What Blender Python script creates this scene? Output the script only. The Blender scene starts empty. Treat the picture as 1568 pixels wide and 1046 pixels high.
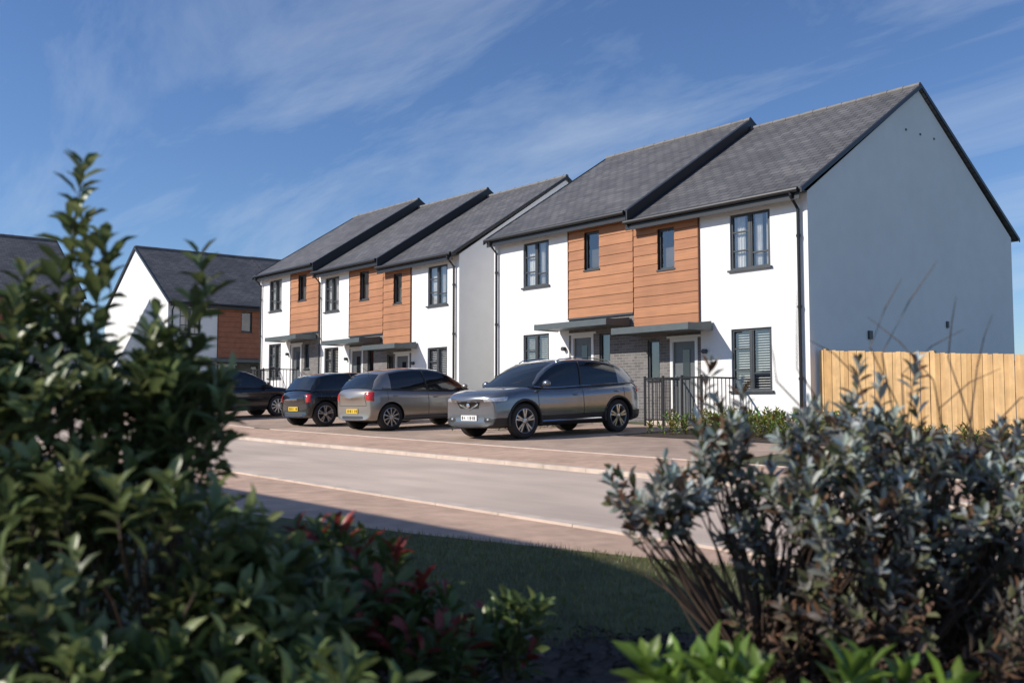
import bpy, bmesh, math, random
from mathutils import Vector, Matrix, Euler
from mathutils.bvhtree import BVHTree
random.seed(7)
sc = bpy.context.scene
R = random.random
def U(a, b): return a + (b - a) * R()

# ------------------------------------------------------------ materials
def M(name, col, rough=.6, var=.1, scale=6, bump=0, bscale=40, metal=0, coat=0, spec=.5, var2=0, scale2=.6, stretch=None):
    m = bpy.data.materials.new(name); m.use_nodes = True
    nt = m.node_tree; N = nt.nodes; L = nt.links
    b = N['Principled BSDF']
    b.inputs['Roughness'].default_value = rough
    b.inputs['Metallic'].default_value = metal
    b.inputs['Coat Weight'].default_value = coat
    b.inputs['Coat Roughness'].default_value = .04
    b.inputs['Specular IOR Level'].default_value = spec
    tc = N.new('ShaderNodeTexCoord'); src = tc.outputs['Object']
    if stretch:
        mp = N.new('ShaderNodeMapping'); mp.inputs['Scale'].default_value = stretch; L.new(src, mp.inputs[0]); src = mp.outputs[0]
    n = N.new('ShaderNodeTexNoise'); n.inputs['Scale'].default_value = scale; n.inputs['Detail'].default_value = 6
    L.new(src, n.inputs['Vector'])
    mr = N.new('ShaderNodeMapRange'); mr.inputs[1].default_value = .3; mr.inputs[2].default_value = .7
    mr.inputs[3].default_value = 1 - var; mr.inputs[4].default_value = 1 + var
    L.new(n.outputs['Fac'], mr.inputs[0])
    fac = mr.outputs[0]
    if var2:
        n2 = N.new('ShaderNodeTexNoise'); n2.inputs['Scale'].default_value = scale2; n2.inputs['Detail'].default_value = 5
        L.new(tc.outputs['Object'], n2.inputs['Vector'])
        m2 = N.new('ShaderNodeMapRange'); m2.inputs[1].default_value = .35; m2.inputs[2].default_value = .65
        m2.inputs[3].default_value = 1 - var2; m2.inputs[4].default_value = 1 + var2
        L.new(n2.outputs['Fac'], m2.inputs[0])
        mm = N.new('ShaderNodeMath'); mm.operation = 'MULTIPLY'
        L.new(fac, mm.inputs[0]); L.new(m2.outputs[0], mm.inputs[1]); fac = mm.outputs[0]
    vm = N.new('ShaderNodeVectorMath'); vm.operation = 'SCALE'
    vm.inputs[0].default_value = col
    L.new(fac, vm.inputs['Scale']); L.new(vm.outputs[0], b.inputs['Base Color'])
    if bump:
        nb = N.new('ShaderNodeTexNoise'); nb.inputs['Scale'].default_value = bscale; nb.inputs['Detail'].default_value = 4
        L.new(tc.outputs['Object'], nb.inputs['Vector'])
        bp = N.new('ShaderNodeBump'); bp.inputs['Strength'].default_value = bump; bp.inputs['Distance'].default_value = .02
        L.new(nb.outputs['Fac'], bp.inputs['Height']); L.new(bp.outputs[0], b.inputs['Normal'])
    return m

def brickmat(name, c1, c2, mortar, bw, rh, ms, axes, rough=.8, bump=.5, sy=1.0, big=.12):
    m = bpy.data.materials.new(name); m.use_nodes = True
    nt = m.node_tree; N = nt.nodes; L = nt.links; b = N['Principled BSDF']
    b.inputs['Roughness'].default_value = rough
    tc = N.new('ShaderNodeTexCoord'); se = N.new('ShaderNodeSeparateXYZ'); co = N.new('ShaderNodeCombineXYZ')
    L.new(tc.outputs['Object'], se.inputs[0])
    L.new(se.outputs[axes[0]], co.inputs[0])
    mu = N.new('ShaderNodeMath'); mu.operation = 'MULTIPLY'; mu.inputs[1].default_value = sy
    L.new(se.outputs[axes[1]], mu.inputs[0]); L.new(mu.outputs[0], co.inputs[1])
    br = N.new('ShaderNodeTexBrick')
    br.inputs['Color1'].default_value = (*c1, 1); br.inputs['Color2'].default_value = (*c2, 1)
    br.inputs['Mortar'].default_value = (*mortar, 1)
    br.inputs['Scale'].default_value = 1; br.inputs['Brick Width'].default_value = bw
    br.inputs['Row Height'].default_value = rh; br.inputs['Mortar Size'].default_value = ms
    br.inputs['Mortar Smooth'].default_value = .3
    L.new(co.outputs[0], br.inputs['Vector'])
    n = N.new('ShaderNodeTexNoise'); n.inputs['Scale'].default_value = .8; n.inputs['Detail'].default_value = 8
    L.new(tc.outputs['Object'], n.inputs['Vector'])
    mr = N.new('ShaderNodeMapRange'); mr.inputs[1].default_value = .3; mr.inputs[2].default_value = .7
    mr.inputs[3].default_value = 1 - big; mr.inputs[4].default_value = 1 + big
    L.new(n.outputs['Fac'], mr.inputs[0])
    vm = N.new('ShaderNodeVectorMath'); vm.operation = 'SCALE'
    L.new(br.outputs['Color'], vm.inputs[0]); L.new(mr.outputs[0], vm.inputs['Scale'])
    L.new(vm.outputs[0], b.inputs['Base Color'])
    bp = N.new('ShaderNodeBump'); bp.inputs['Strength'].default_value = bump; bp.inputs['Distance'].default_value = .02
    bp.invert = True
    L.new(br.outputs['Fac'], bp.inputs['Height']); L.new(bp.outputs[0], b.inputs['Normal'])
    return m

def leafmat(name, rough=.45, transl=.25, spec=.4):
    m = bpy.data.materials.new(name); m.use_nodes = True
    nt = m.node_tree; N = nt.nodes; L = nt.links; b = N['Principled BSDF']
    b.inputs['Roughness'].default_value = rough; b.inputs['Specular IOR Level'].default_value = spec
    at = N.new('ShaderNodeAttribute'); at.attribute_name = 'Col'
    L.new(at.outputs['Color'], b.inputs['Base Color'])
    tr = N.new('ShaderNodeBsdfTranslucent'); L.new(at.outputs['Color'], tr.inputs['Color'])
    mx = N.new('ShaderNodeMixShader'); mx.inputs[0].default_value = transl
    L.new(b.outputs[0], mx.inputs[1]); L.new(tr.outputs[0], mx.inputs[2])
    L.new(mx.outputs[0], N['Material Output'].inputs[0])
    return m

def glassmat(name, fac=.22, tint=(.93, .95, .95, 1)):
    m = bpy.data.materials.new(name); m.use_nodes = True
    nt = m.node_tree; N = nt.nodes; L = nt.links; N.remove(N['Principled BSDF'])
    tr = N.new('ShaderNodeBsdfTransparent'); tr.inputs[0].default_value = tint
    gl = N.new('ShaderNodeBsdfGlossy'); gl.inputs['Roughness'].default_value = .02
    mx = N.new('ShaderNodeMixShader'); mx.inputs[0].default_value = fac
    L.new(tr.outputs[0], mx.inputs[1]); L.new(gl.outputs[0], mx.inputs[2])
    L.new(mx.outputs[0], N['Material Output'].inputs[0])
    return m

m_white = M('white_render', (.86, .855, .84), .85, .02, 3, .15, 120, var2=.025)
m_oranges = [M('terracotta_cladding', c, .7, .13, 4, .2, 60, var2=.08, scale2=1.3, stretch=(.25, 1, 5)) for c in ((.41, .18, .083), (.44, .195, .09), (.38, .165, .077))]
m_gap = M('cladding_gap', (.13, .05, .025), .9, .1)
m_slate = brickmat('roof_slate', (.085, .083, .086), (.14, .134, .134), (.04, .04, .043), .33, .21, .014, (0, 1), .62, .8, 1.19, .22)
m_dkbrick = brickmat('grey_brick', (.12, .113, .11), (.20, .185, .18), (.24, .23, .215), .225, .075, .01, (0, 2), .85, .4)
m_trim = M('black_trim', (.018, .019, .021), .4, .1)
m_frame = M('anthracite_frame', (.045, .052, .058), .45, .08)
m_canopy = M('canopy_grey', (.085, .105, .11), .45, .08)
m_curtain = M('curtain', (.70, .69, .66), .9, .12, 9)
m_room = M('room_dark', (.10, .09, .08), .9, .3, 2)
m_glass = glassmat('window_glass', .2)
m_doorw = M('door_surround_white', (.78, .78, .76), .5, .03)
m_door = M('door_grey', (.12, .13, .135), .4, .06)
m_ridge = M('ridge_tile', (.17, .16, .155), .7, .2, 3)
m_road = M('asphalt_road', (.58, .465, .38), .9, .09, 2.2, .35, 160, var2=.13, scale2=.35, stretch=(.25, 1, 1))
m_drive = M('drive_tarmac', (.41, .30, .23), .9, .14, 3, .4, 150, var2=.15, scale2=.5)
m_path = M('footpath_tarmac', (.55, .375, .275), .92, .14, 5, .6, 110, var2=.1, scale2=.8)
m_kerb = M('kerb_concrete', (.58, .48, .40), .85, .16, 4, .2, 80)
m_soil = M('soil_mulch', (.05, .035, .026), .95, .5, 14, 1, 50)
m_lawn = M('lawn', (.085, .09, .03), .95, .3, 7, .6, 80, var2=.25, scale2=1.2)
m_ground = M('ground', (.09, .095, .04), .95, .3, 1.5, .4, 40)
m_fences = [M('fence_timber', c, .75, .13, 2.0, .2, 60, var2=.08, scale2=6, stretch=(6, 6, .7)) for c in ((.64, .40, .18), (.70, .45, .21), (.57, .345, .145), (.66, .425, .195))]
m_rail = M('railing_black', (.012, .012, .013), .4, .05)
m_stem = M('bark', (.10, .065, .045), .8, .3, 20)
m_leaf = leafmat('leaf_green', .38, .28, .5)
m_silver = leafmat('leaf_silver', .65, .22, .25)
m_carglass = M('car_glass', (.012, .015, .017), .04, .02, spec=.9)
m_tyre = M('tyre_rubber', (.018, .018, .018), .8, .1)
m_plastic = M('black_plastic', (.02, .02, .021), .55, .1)
m_alloy = M('alloy', (.6, .6, .61), .3, .03, metal=.9)
m_alloyd = M('alloy_dark', (.05, .05, .052), .35, .03, metal=.6)
m_chrome = M('chrome', (.75, .76, .78), .12, .02, metal=1)
m_lamp = M('lamp_lens', (.62, .66, .7), .08, .25, 30, metal=.5, coat=1)
m_red = M('tail_red', (.5, .015, .012), .15, .05, coat=1)
m_yel = M('plate_yellow', (.75, .5, .03), .5, .03)
m_plw = M('plate_white', (.78, .78, .76), .5, .03)
m_blk = M('plate_ink', (.01, .01, .01), .5, .03)
p_grey = M('paint_blue_grey', (.20, .215, .235), .24, .02, metal=.7, coat=1)
p_silver = M('paint_warm_grey', (.36, .325, .285), .3, .02, metal=.7, coat=1)
p_black = M('paint_black', (.012, .013, .015), .18, .02, metal=.2, coat=1)

# ------------------------------------------------------------ mesh builder
class MB:
    def __init__(s): s.v = []; s.f = []; s.mi = []; s.mats = []
    def m(s, mat):
        if mat not in s.mats: s.mats.append(mat)
        return s.mats.index(mat)
    def poly(s, pts, mat):
        i = len(s.v); s.v.extend([tuple(p) for p in pts]); s.f.append(tuple(range(i, i + len(pts)))); s.mi.append(s.m(mat))
    def hexa(s, b, t, mat):
        i = len(s.v); s.v.extend([tuple(p) for p in b] + [tuple(p) for p in t]); k = s.m(mat)
        for q in ((3, 2, 1, 0), (4, 5, 6, 7), (0, 1, 5, 4), (1, 2, 6, 5), (2, 3, 7, 6), (3, 0, 4, 7)):
            s.f.append(tuple(i + a for a in q)); s.mi.append(k)
    def box(s, x0, x1, y0, y1, z0, z1, mat):
        if x0 > x1: x0, x1 = x1, x0
        s.hexa([(x0, y0, z0), (x1, y0, z0), (x1, y1, z0), (x0, y1, z0)], [(x0, y0, z1), (x1, y0, z1), (x1, y1, z1), (x0, y1, z1)], mat)
    def tube(s, pts, rad, mat, n=6):
        pts = [Vector(p) for p in pts]; i0 = len(s.v); k = s.m(mat)
        for j, p in enumerate(pts):
            d = (pts[min(j + 1, len(pts) - 1)] - pts[max(j - 1, 0)])
            if d.length < 1e-6: d = Vector((0, 0, 1))
            d.normalize()
            a = Vector((0, 0, 1)) if abs(d.z) < .9 else Vector((1, 0, 0))
            u = d.cross(a).normalized(); w = d.cross(u)
            r = rad[j] if isinstance(rad, (list, tuple)) else rad
            for q in range(n):
                an = 2 * math.pi * q / n
                s.v.append(tuple(p + u * (math.cos(an) * r) + w * (math.sin(an) * r)))
        for j in range(len(pts) - 1):
            for q in range(n):
                a = i0 + j * n + q; b = i0 + j * n + (q + 1) % n
                s.f.append((a, b, b + n, a + n)); s.mi.append(k)
        s.f.append(tuple(i0 + q for q in range(n))); s.mi.append(k)
        s.f.append(tuple(i0 + (len(pts) - 1) * n + q for q in range(n))[::-1]); s.mi.append(k)
    def ell(s, c, sc_, rot, mat, n=14, h=8):
        i0 = len(s.v); k = s.m(mat); rm = Euler(rot).to_matrix(); c = Vector(c)
        for j in range(h + 1):
            th = math.pi * j / h
            for q in range(n):
                a = 2 * math.pi * q / n
                s.v.append(tuple(c + rm @ Vector((sc_[0] * math.sin(th) * math.cos(a), sc_[1] * math.sin(th) * math.sin(a), sc_[2] * math.cos(th)))))
        for j in range(h):
            for q in range(n):
                a = i0 + j * n + q; b = i0 + j * n + (q + 1) % n
                s.f.append((a, a + n, b + n, b)); s.mi.append(k)
    def lathe_y(s, cx, cz, prof, mat, n=36):
        i0 = len(s.v); k = s.m(mat)
        for (r, y) in prof:
            for q in range(n):
                a = 2 * math.pi * q / n
                s.v.append((cx + r * math.cos(a), y, cz + r * math.sin(a)))
        for j in range(len(prof) - 1):
            for q in range(n):
                a = i0 + j * n + q; b = i0 + j * n + (q + 1) % n
                s.f.append((a, b, b + n, a + n)); s.mi.append(k)
    def build(s, name, parent=None, smooth=False, angle=35, local=True):
        me = bpy.data.meshes.new(name); me.from_pydata(s.v, [], s.f)
        for mt in s.mats: me.materials.append(mt)
        me.polygons.foreach_set('material_index', s.mi)
        me.validate(); me.update()
        if smooth:
            me.shade_smooth(); me.set_sharp_from_angle(angle=math.radians(angle))
        o = bpy.data.objects.new(name, me); sc.collection.objects.link(o)
        if parent: o.parent = parent
        return o
def empty(name, loc=(0, 0, 0), rz=0):
    e = bpy.data.objects.new(name, None); e.location = loc; e.rotation_euler = (0, 0, rz); e.empty_display_size = .3
    sc.collection.objects.link(e); return e

# ------------------------------------------------------------ camera
CX, CY, CZ = 12.82, -19.05, .45
YAW = math.radians(50.63)
cam_d = bpy.data.cameras.new('camera'); cam = bpy.data.objects.new('camera', cam_d); sc.collection.objects.link(cam)
cam.location = (CX, CY, CZ); cam.rotation_euler = (math.radians(90 + 3.64), 0, YAW)
cam_d.lens = 35.0; cam_d.sensor_width = 36; cam_d.clip_end = 2000; cam_d.clip_start = .05
cam_d.dof.use_dof = True; cam_d.dof.focus_distance = 23; cam_d.dof.aperture_fstop = 2.8
sc.camera = cam
def FG(l, d, h):   # foreground position: lateral, depth, height above eye level -> world
    return Vector((CX + .634 * l - .773 * d, CY + .773 * l + .634 * d, CZ + h))

# ------------------------------------------------------------ terrain
def pw(p, x):
    if x <= p[0][0]: return p[0][1]
    for (a, b), (c, d) in zip(p, p[1:]):
        if x <= c: return b + (d - b) * (x - a) / (c - a)
    return p[-1][1]
AX = [(-900, 1.33), (-60, 1.33), (-12, -.30), (30, -.888), (900, -.888)]
BY = [(-900, .08), (-13.74, .08), (-13.66, 0), (-9.3, 0), (-9.22, .04), (-6, .2), (-3.5, .28), (0, .4), (900, .4)]
def G(x, y): return pw(AX, x) + pw(BY, y)
def sheet(name, x0, x1, y0, y1, off, mat):
    xs = sorted({x0, x1} | {a for a, _ in AX if x0 < a < x1}); ys = sorted({y0, y1} | {a for a, _ in BY if y0 < a < y1})
    mb = MB()
    for i in range(len(xs) - 1):
        for j in range(len(ys) - 1):
            q = [(xs[i], ys[j]), (xs[i + 1], ys[j]), (xs[i + 1], ys[j + 1]), (xs[i], ys[j + 1])]
            mb.poly([(a, b, G(a, b) + off) for a, b in q], mat)
    return mb.build(name)
sheet('ground', -900, 900, -900, 900, 0, m_ground)
sheet('road', -60, 30, -13.66, -9.3, .004, m_road)
sheet('footpath', -60, 30, -9.18, -7.5, .004, m_path)
sheet('driveway', -34, 3.4, -7.38, -.9, .004, m_drive)
sheet('side_road', -35.5, -29.5, -60, -13.9, .008, m_road)
sheet('footpath', -12, 30, -16.5, -13.8, .004, m_path)
def kerb(name, y0, y1, up, L=.915):
    mb = MB(); x = -45.
    while x < 29:
        x1 = x + L - .008
        if not (x < -12 < x1):
            z0 = pw(AX, x); z1 = pw(AX, x1)
            mb.hexa([(x, y0, z0 - .1), (x1, y0, z1 - .1), (x1, y1, z1 - .1), (x, y1, z0 - .1)],
                    [(x, y0, z0 + up), (x1, y0, z1 + up), (x1, y1, z1 + up), (x, y1, z0 + up)], m_kerb)
        x += L
    mb.build(name)
kerb('kerb', -9.3, -9.16, .065)
kerb('kerb', -13.80, -13.66, .105)
kerb('edging_kerb', -7.5, -7.42, .142)
lp = [(9.5, -14.05), (30, -14.05), (30, -60), (-12, -60), (-12, -15.9), (3.2, -15.9), (6.8, -15.0), (8.9, -14.3)]
mb = MB(); mb.poly([(x, y, G(x, y) + .010) for x, y in lp], m_lawn); mb.build('lawn')
bed = [FG(*p) for p in [(-6, 5.2, 0), (-1.2, 4.3, 0), (.2, 4.15, 0), (.9, 4.3, 0), (1.6, 5.0, 0), (4.2, 5.2, 0), (5, 1, 0), (0, -3, 0), (-6, 1, 0)]]
mb = MB(); mb.poly([(p.x, p.y, G(p.x, p.y) + .02) for p in bed], m_soil)
for i in range(4500):
    l = U(-1.4, 2.6); d = U(1.6, 4.3); p = FG(l, d, 0); z = G(p.x, p.y) + .03
    a = U(0, 6.28); s1 = U(.01, .035); s2 = U(.005, .014); c, s_ = math.cos(a), math.sin(a); t = U(-.012, .012)
    mb.poly([(p.x + c * s1, p.y + s_ * s1, z + t), (p.x - s_ * s2, p.y + c * s2, z + .01), (p.x - c * s1, p.y - s_ * s1, z - t), (p.x + s_ * s2, p.y - c * s2, z)], m_soil)
mb.build('mulch_bed')

class Leafy:
    def __init__(s): s.v = []; s.f = []; s.c = []; s.mi = []
    def leaf(s, p, d, up, ln, w, col, curl=.15, fold=.25):
        d = d.normalized(); side = d.cross(up)
        if side.length < 1e-4: side = Vector((1, 0, 0))
        side.normalize(); nrm = side.cross(d)
        i = len(s.v)
        P = [p,
             p + d * ln * .38 - side * w * .42 + nrm * (w * fold), p + d * ln * .38, p + d * ln * .38 + side * w * .42 + nrm * (w * fold),
             p + d * ln * .72 - side * w * .45 + nrm * (w * fold - ln * curl * .4), p + d * ln * .72 - nrm * ln * curl * .4, p + d * ln * .72 + side * w * .45 + nrm * (w * fold - ln * curl * .4),
             p + d * ln - nrm * ln * curl]
        s.v.extend([tuple(q) for q in P]); s.c.extend([(*col, 1)] * 8)
        for q in ((0, 2, 1), (0, 3, 2), (1, 2, 5, 4), (2, 3, 6, 5), (4, 5, 7), (5, 6, 7)):
            s.f.append(tuple(i + a for a in q)); s.mi.append(0)
    def stem(s, pts, r0, r1, n=4, col=(.06, .04, .025)):
        mb = MB(); k = len(pts)
        mb.tube(pts, [r0 + (r1 - r0) * j / (k - 1) for j in range(k)], m_stem, n)
        i = len(s.v); s.v.extend(mb.v); s.c.extend([(*col, 1)] * len(mb.v))
        for f in mb.f: s.f.append(tuple(i + a for a in f)); s.mi.append(1)
    def build(s, name, mat):
        me = bpy.data.meshes.new(name); me.from_pydata(s.v, [], s.f)
        me.materials.append(mat); me.materials.append(m_stem)
        me.polygons.foreach_set('material_index', s.mi)
        ca = me.color_attributes.new('Col', 'FLOAT_COLOR', 'POINT')
        flat = [x for c in s.c for x in c]; ca.data.foreach_set('color', flat)
        me.update(); me.shade_smooth()
        o = bpy.data.objects.new(name, me); sc.collection.objects.link(o); return o
def jit(c, a=.25):
    k = 1 + U(-a, a); return (c[0] * k * U(.9, 1.1), c[1] * k, c[2] * k * U(.9, 1.1))
def rv(): return Vector((U(-1, 1), U(-1, 1), U(-1, 1)))
def shoot(lf, tip, dr, length, n, ll, lw, colf, ang=(35, 65), curl=.15, stem_r=.002):
    dr = dr.normalized(); base = tip - dr * length
    a0 = U(0, 6.28); side = dr.cross(Vector((.3, .2, .9))).normalized(); w = dr.cross(side)
    for i in range(n):
        t = (i + .5) / n
        p = base + dr * (length * (t ** .8)) + rv() * .003
        az = a0 + i * 2.4
        rad = side * math.cos(az) + w * math.sin(az)
        an = math.radians(ang[1] + (ang[0] - ang[1]) * t + U(-12, 12))
        d = dr * math.cos(an) + rad * math.sin(an)
        sz = (.75 + .45 * math.sin(math.pi * min(1, t * .9 + .1))) * U(.75, 1.15)
        lf.leaf(p, d, dr, ll * sz, lw * sz, colf(p, t), curl)
    lf.stem([base, tip], stem_r * 1.3, stem_r * .6, 3, (.09, .10, .04))
    return base
def shrub(name, mat, roots, blobs, ll, lw, nl, colf, slen=(.12, .2), up=.9, ang=(35, 65), extra=(), curl=.15, thick=.004, stems=.6, spread=.55):
    lf = Leafy()
    tips = []
    for (c, r, n) in blobs:
        c = FG(*c)
        for i in range(n):
            d = rv()
            while d.length > 1 or d.length < .1: d = rv()
            q = d.length ** .35; d.normalize()
            l_, dd, hh = d.x * r[0] * q, d.y * r[1] * q, d.z * r[2] * q
            off = Vector((.634 * l_ - .773 * dd, .773 * l_ + .634 * dd, hh))
            tips.append((c + off, off / max(r)))
    for t in extra: tips.append((FG(*t), Vector((0, 0, .6))))
    for tip, off in tips:
        if tip.z < G(tip.x, tip.y) + .04: tip.z = G(tip.x, tip.y) + U(.05, .2)
        dr = off * spread + Vector((0, 0, up)) + rv() * .4
        L = U(*slen); b = shoot(lf, tip, dr, L, nl, ll, lw, colf, ang, curl)
        if R() < stems:
            root = min((FG(*r) for r in roots), key=lambda q: (q - b).length * U(.8, 1.2))
            root = root.copy(); root.z = G(root.x, root.y)
            m1 = root.lerp(b, .35); m1.z = root.z + (b.z - root.z) * .42; m2 = root.lerp(b, .72) + rv() * .03; m2.z = root.z + (b.z - root.z) * .75
            lf.stem([root, m1, m2, b], thick * U(.9, 1.8), .0022, 4)
    for t in extra:
        tip = FG(*t)
        for k in range(1, 4):
            p = tip + Vector((U(-.02, .02), U(-.02, .02), -.12 * k))
            shoot(lf, p, Vector((U(-.5, .5), U(-.5, .5), .9)), U(*slen), nl, ll, lw, colf, ang, curl)
    return lf.build(name, mat)

# grass
lf = Leafy()
for i in range(34000):
    l = U(-1.6, 2.4); d = U(4.0, 8.2); p = FG(l, d, 0)
    edge = -14.3 + (p.x - 8.9) * .333 if p.x < 8.9 else -14.12
    if p.y > edge + U(-.05, .03): continue
    p.z = G(p.x, p.y) + .008; h = U(.02, .05); a = U(0, 6.28); w = U(.0015, .003)
    dx, dy = math.cos(a) * w, math.sin(a) * w
    j = len(lf.v); lf.v.extend([(p.x - dx, p.y - dy, p.z), (p.x + dx, p.y + dy, p.z), (p.x + U(-.02, .02), p.y + U(-.02, .02), p.z + h)])
    c = jit((.15, .17, .045) if R() < .6 else (.24, .19, .09), .4); lf.c.extend([(*c, 1)] * 3); lf.f.append((j, j + 1, j + 2)); lf.mi.append(0)
lf.build('grass', m_leaf)

# ------------------------------------------------------------ houses
def house(name, loc, rz, w, half, dz, wr, win, orange, small, ob, gl=False, tall_verge=True, wallmat=None, cladmat=None, rail=False):
    wm = wallmat or m_white
    E = empty(name, loc, rz)
    X = (lambda t: w - t) if wr else (lambda t: t)
    def span(a, b): a, b = X(a), X(b); return (min(a, b), max(a, b))
    D2 = 2 * half; top = 5.22 + dz; zb = -1.0; k = .64
    zr = 5.25 + dz + (half + .3) * k
    dbot = .08 + dz
    W1 = span(*win); S1 = span(*small); Dr = span(orange + .10, orange + 1.0)
    nt = min(small[0] + .55, w - .62); nt = max(nt, orange + 1.12)
    Nw = span(nt, nt + .42)
    ops = [(W1[0], W1[1], 3.65 + dz, 4.98 + dz, 'win'), (W1[0], W1[1], .78 + dz, 2.24 + dz, 'win2'),
           (S1[0], S1[1], 3.9 + dz, 4.95 + dz, 'small'), (Dr[0], Dr[1], dbot, 2.12 + dz, 'door'), (Nw[0], Nw[1], 1.1 + dz, 2.12 + dz, 'small2')]
    O = span(orange, w)
    xs = sorted({0, w, O[0], O[1]} | {v for o in ops for v in o[:2]}); zs = sorted({zb, top, ob + dz} | {v for o in ops for v in o[2:4]})
    wb = MB()
    for i in range(len(xs) - 1):
        for j in range(len(zs) - 1):
            cx = (xs[i] + xs[i + 1]) / 2; cz = (zs[j] + zs[j + 1]) / 2
            if any(o[0] < cx < o[1] and o[2] < cz < o[3] for o in ops): continue
            mt = wm
            if O[0] < cx < O[1]: mt = m_gap if cz > ob + dz else m_dkbrick
            wb.poly([(xs[i], 0, zs[j]), (xs[i + 1], 0, zs[j]), (xs[i + 1], 0, zs[j + 1]), (xs[i], 0, zs[j + 1])], mt)
    rd = .10
    for (a, b, c, d, kd) in ops:
        mt = wm if kd in ('win', 'win2') else (m_trim if kd == 'small' else m_dkbrick)
        wb.poly([(a, 0, c), (a, rd, c), (a, rd, d), (a, 0, d)], mt); wb.poly([(b, 0, c), (b, 0, d), (b, rd, d), (b, rd, c)], mt)
        wb.poly([(a, 0, c), (b, 0, c), (b, rd, c), (a, rd, c)], mt); wb.poly([(a, 0, d), (a, rd, d), (b, rd, d), (b, 0, d)], mt)
    def gable(x):
        e = .12
        wb.poly([(x, 0, zb), (x, D2, zb), (x, D2, top), (x, half, zr - e), (x, 0, top)], wm)
    gable(w)
    if gl: gable(0)
    wb.poly([(0, D2, zb), (0, D2, top), (w, D2, top), (w, D2, zb)], wm)
    wb.build('walls', E)
    cb = MB(); z = ob + dz; bh = .27
    so = ops[2]
    while z < top - .02:
        z1 = min(z + bh - .012, top)
        segs = [(O[0] + .03, O[1] - .003, z, z1)]
        if z < so[3] and z1 > so[2]:
            segs = [(O[0] + .03, so[0] - .001, z, z1), (so[1] + .001, O[1] - .003, z, z1)]
            if z < so[2] - .01: segs.append((so[0] - .001, so[1] + .001, z, so[2] - .005))
            if z1 > so[3] + .01: segs.append((so[0] - .001, so[1] + .001, so[3] + .003, z1))
        cm = cladmat or random.choice(m_oranges)
        for a, b, zz0, zz1 in segs:
            cb.hexa([(a, -.040, zz0), (b, -.040, zz0), (b, -.001, zz0), (a, -.001, zz0)], [(a, -.026, zz1), (b, -.026, zz1), (b, -.001, zz1), (a, -.001, zz1)], cm)
        z += bh
    cb.box(X(orange), X(orange) + (-.028 if wr else .028), -.045, -.001, ob + dz, top, m_gap)
    cb.box(O[0], O[1], -.05, -.002, ob + dz - .05, ob + dz - .003, m_frame)
    cb.build('cladding', E)
    fb = MB(); gb = MB()
    for (a, b, c, d, kd) in ops:
        y0, y1 = .04, .10
        if kd == 'door':
            fw = .09
            fb.box(a, a + fw, -.01, y1, c, d, m_doorw); fb.box(b - fw, b, -.01, y1, c, d, m_doorw); fb.box(a + fw, b - fw, -.01, y1, d - .09, d, m_doorw)
            fb.box(a + fw, b - fw, .05, .09, c, d - .09, m_door)
            mid = (a + b) / 2
            fb.box(mid - .06, mid + .16, .035, .049, c + 1.0, d - .3, m_carglass)
            fb.box(a + fw + .06, a + fw + .09, .02, .049, c + .85, c + 1.1, m_chrome)
            fb.box(a - .15, b + .15, -.75, -.002, zb, c - .02, m_kerb)
            fb.box(a - .1, b + .1, -.02, -.002, d + .002, d + .06, m_doorw)
            continue
        fw = .055
        fb.box(a, a + fw, y0, y1, c, d, m_frame); fb.box(b - fw, b, y0, y1, c, d, m_frame)
        fb.box(a + fw, b - fw, y0, y1, c, c + fw, m_frame); fb.box(a + fw, b - fw, y0, y1, d - fw, d, m_frame)
        if kd in ('win', 'win2'):
            mx = a + (b - a) * .47
            fb.box(mx - .04, mx + .04, y0 - .005, y1, c + fw, d - fw, m_frame)
            for q in (.34, .68):
                zz = c + (d - c) * q; fb.box(a + fw, mx - .04, y0 + .01, y1, zz - .018, zz + .018, m_frame)
            zz = c + (d - c) * .28
            fb.box(mx + .04, b - fw, y0 + .01, y1, zz - .02, zz + .02, m_frame)
            fb.box(mx + .04, mx + .075, y0 + .003, y1, c + fw, d - fw, m_frame); fb.box(b - fw - .035, b - fw, y0 + .003, y1, c + fw, d - fw, m_frame)
            fb.box(a - .05, b + .05, -.06, y0, c - .05, c - .002, m_frame)
            if kd == 'win':
                for (q0, q1) in ((0.03, U(.26, .40)), (.55, U(.70, .78)), (.82, .97)):
                    n = 7; xa = a + (b - a) * q0; xb = a + (b - a) * q1
                    for i in range(n):
                        u0 = xa + (xb - xa) * i / n; u1 = xa + (xb - xa) * (i + 1) / n
                        gb.poly([(u0, .15 + .03 * (i % 2), c), (u1, .15 + .03 * ((i + 1) % 2), c), (u1, .15 + .03 * ((i + 1) % 2), d), (u0, .15 + .03 * (i % 2), d)], m_curtain)
            else:
                zz = c + .05
                while zz < d:
                    gb.hexa([(a + .03, .13, zz), (b - .03, .13, zz), (b - .03, .135, zz), (a + .03, .135, zz)], [(a + .03, .155, zz + .02), (b - .03, .155, zz + .02), (b - .03, .16, zz + .02), (a + .03, .16, zz + .02)], m_curtain); zz += .06
        else:
            fb.box(a - .03, b + .03, -.055, y0, c - .04, c - .002, m_frame)
            if kd == 'small':
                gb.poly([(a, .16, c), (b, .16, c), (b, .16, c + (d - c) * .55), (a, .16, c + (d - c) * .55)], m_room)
        gb.poly([(a + fw, .075, c + fw), (b - fw, .075, c + fw), (b - fw, .075, d - fw), (a + fw, .075, d - fw)], m_glass)
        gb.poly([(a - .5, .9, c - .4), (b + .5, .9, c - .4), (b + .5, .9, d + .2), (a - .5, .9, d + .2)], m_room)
    fb.build('window_and_door_frames', E); gb.build('window_glass', E)
    rb = MB(); x0, x1 = (-.06 if gl else .0), w + .07
    th = .1
    e0 = 5.25 + dz
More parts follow.
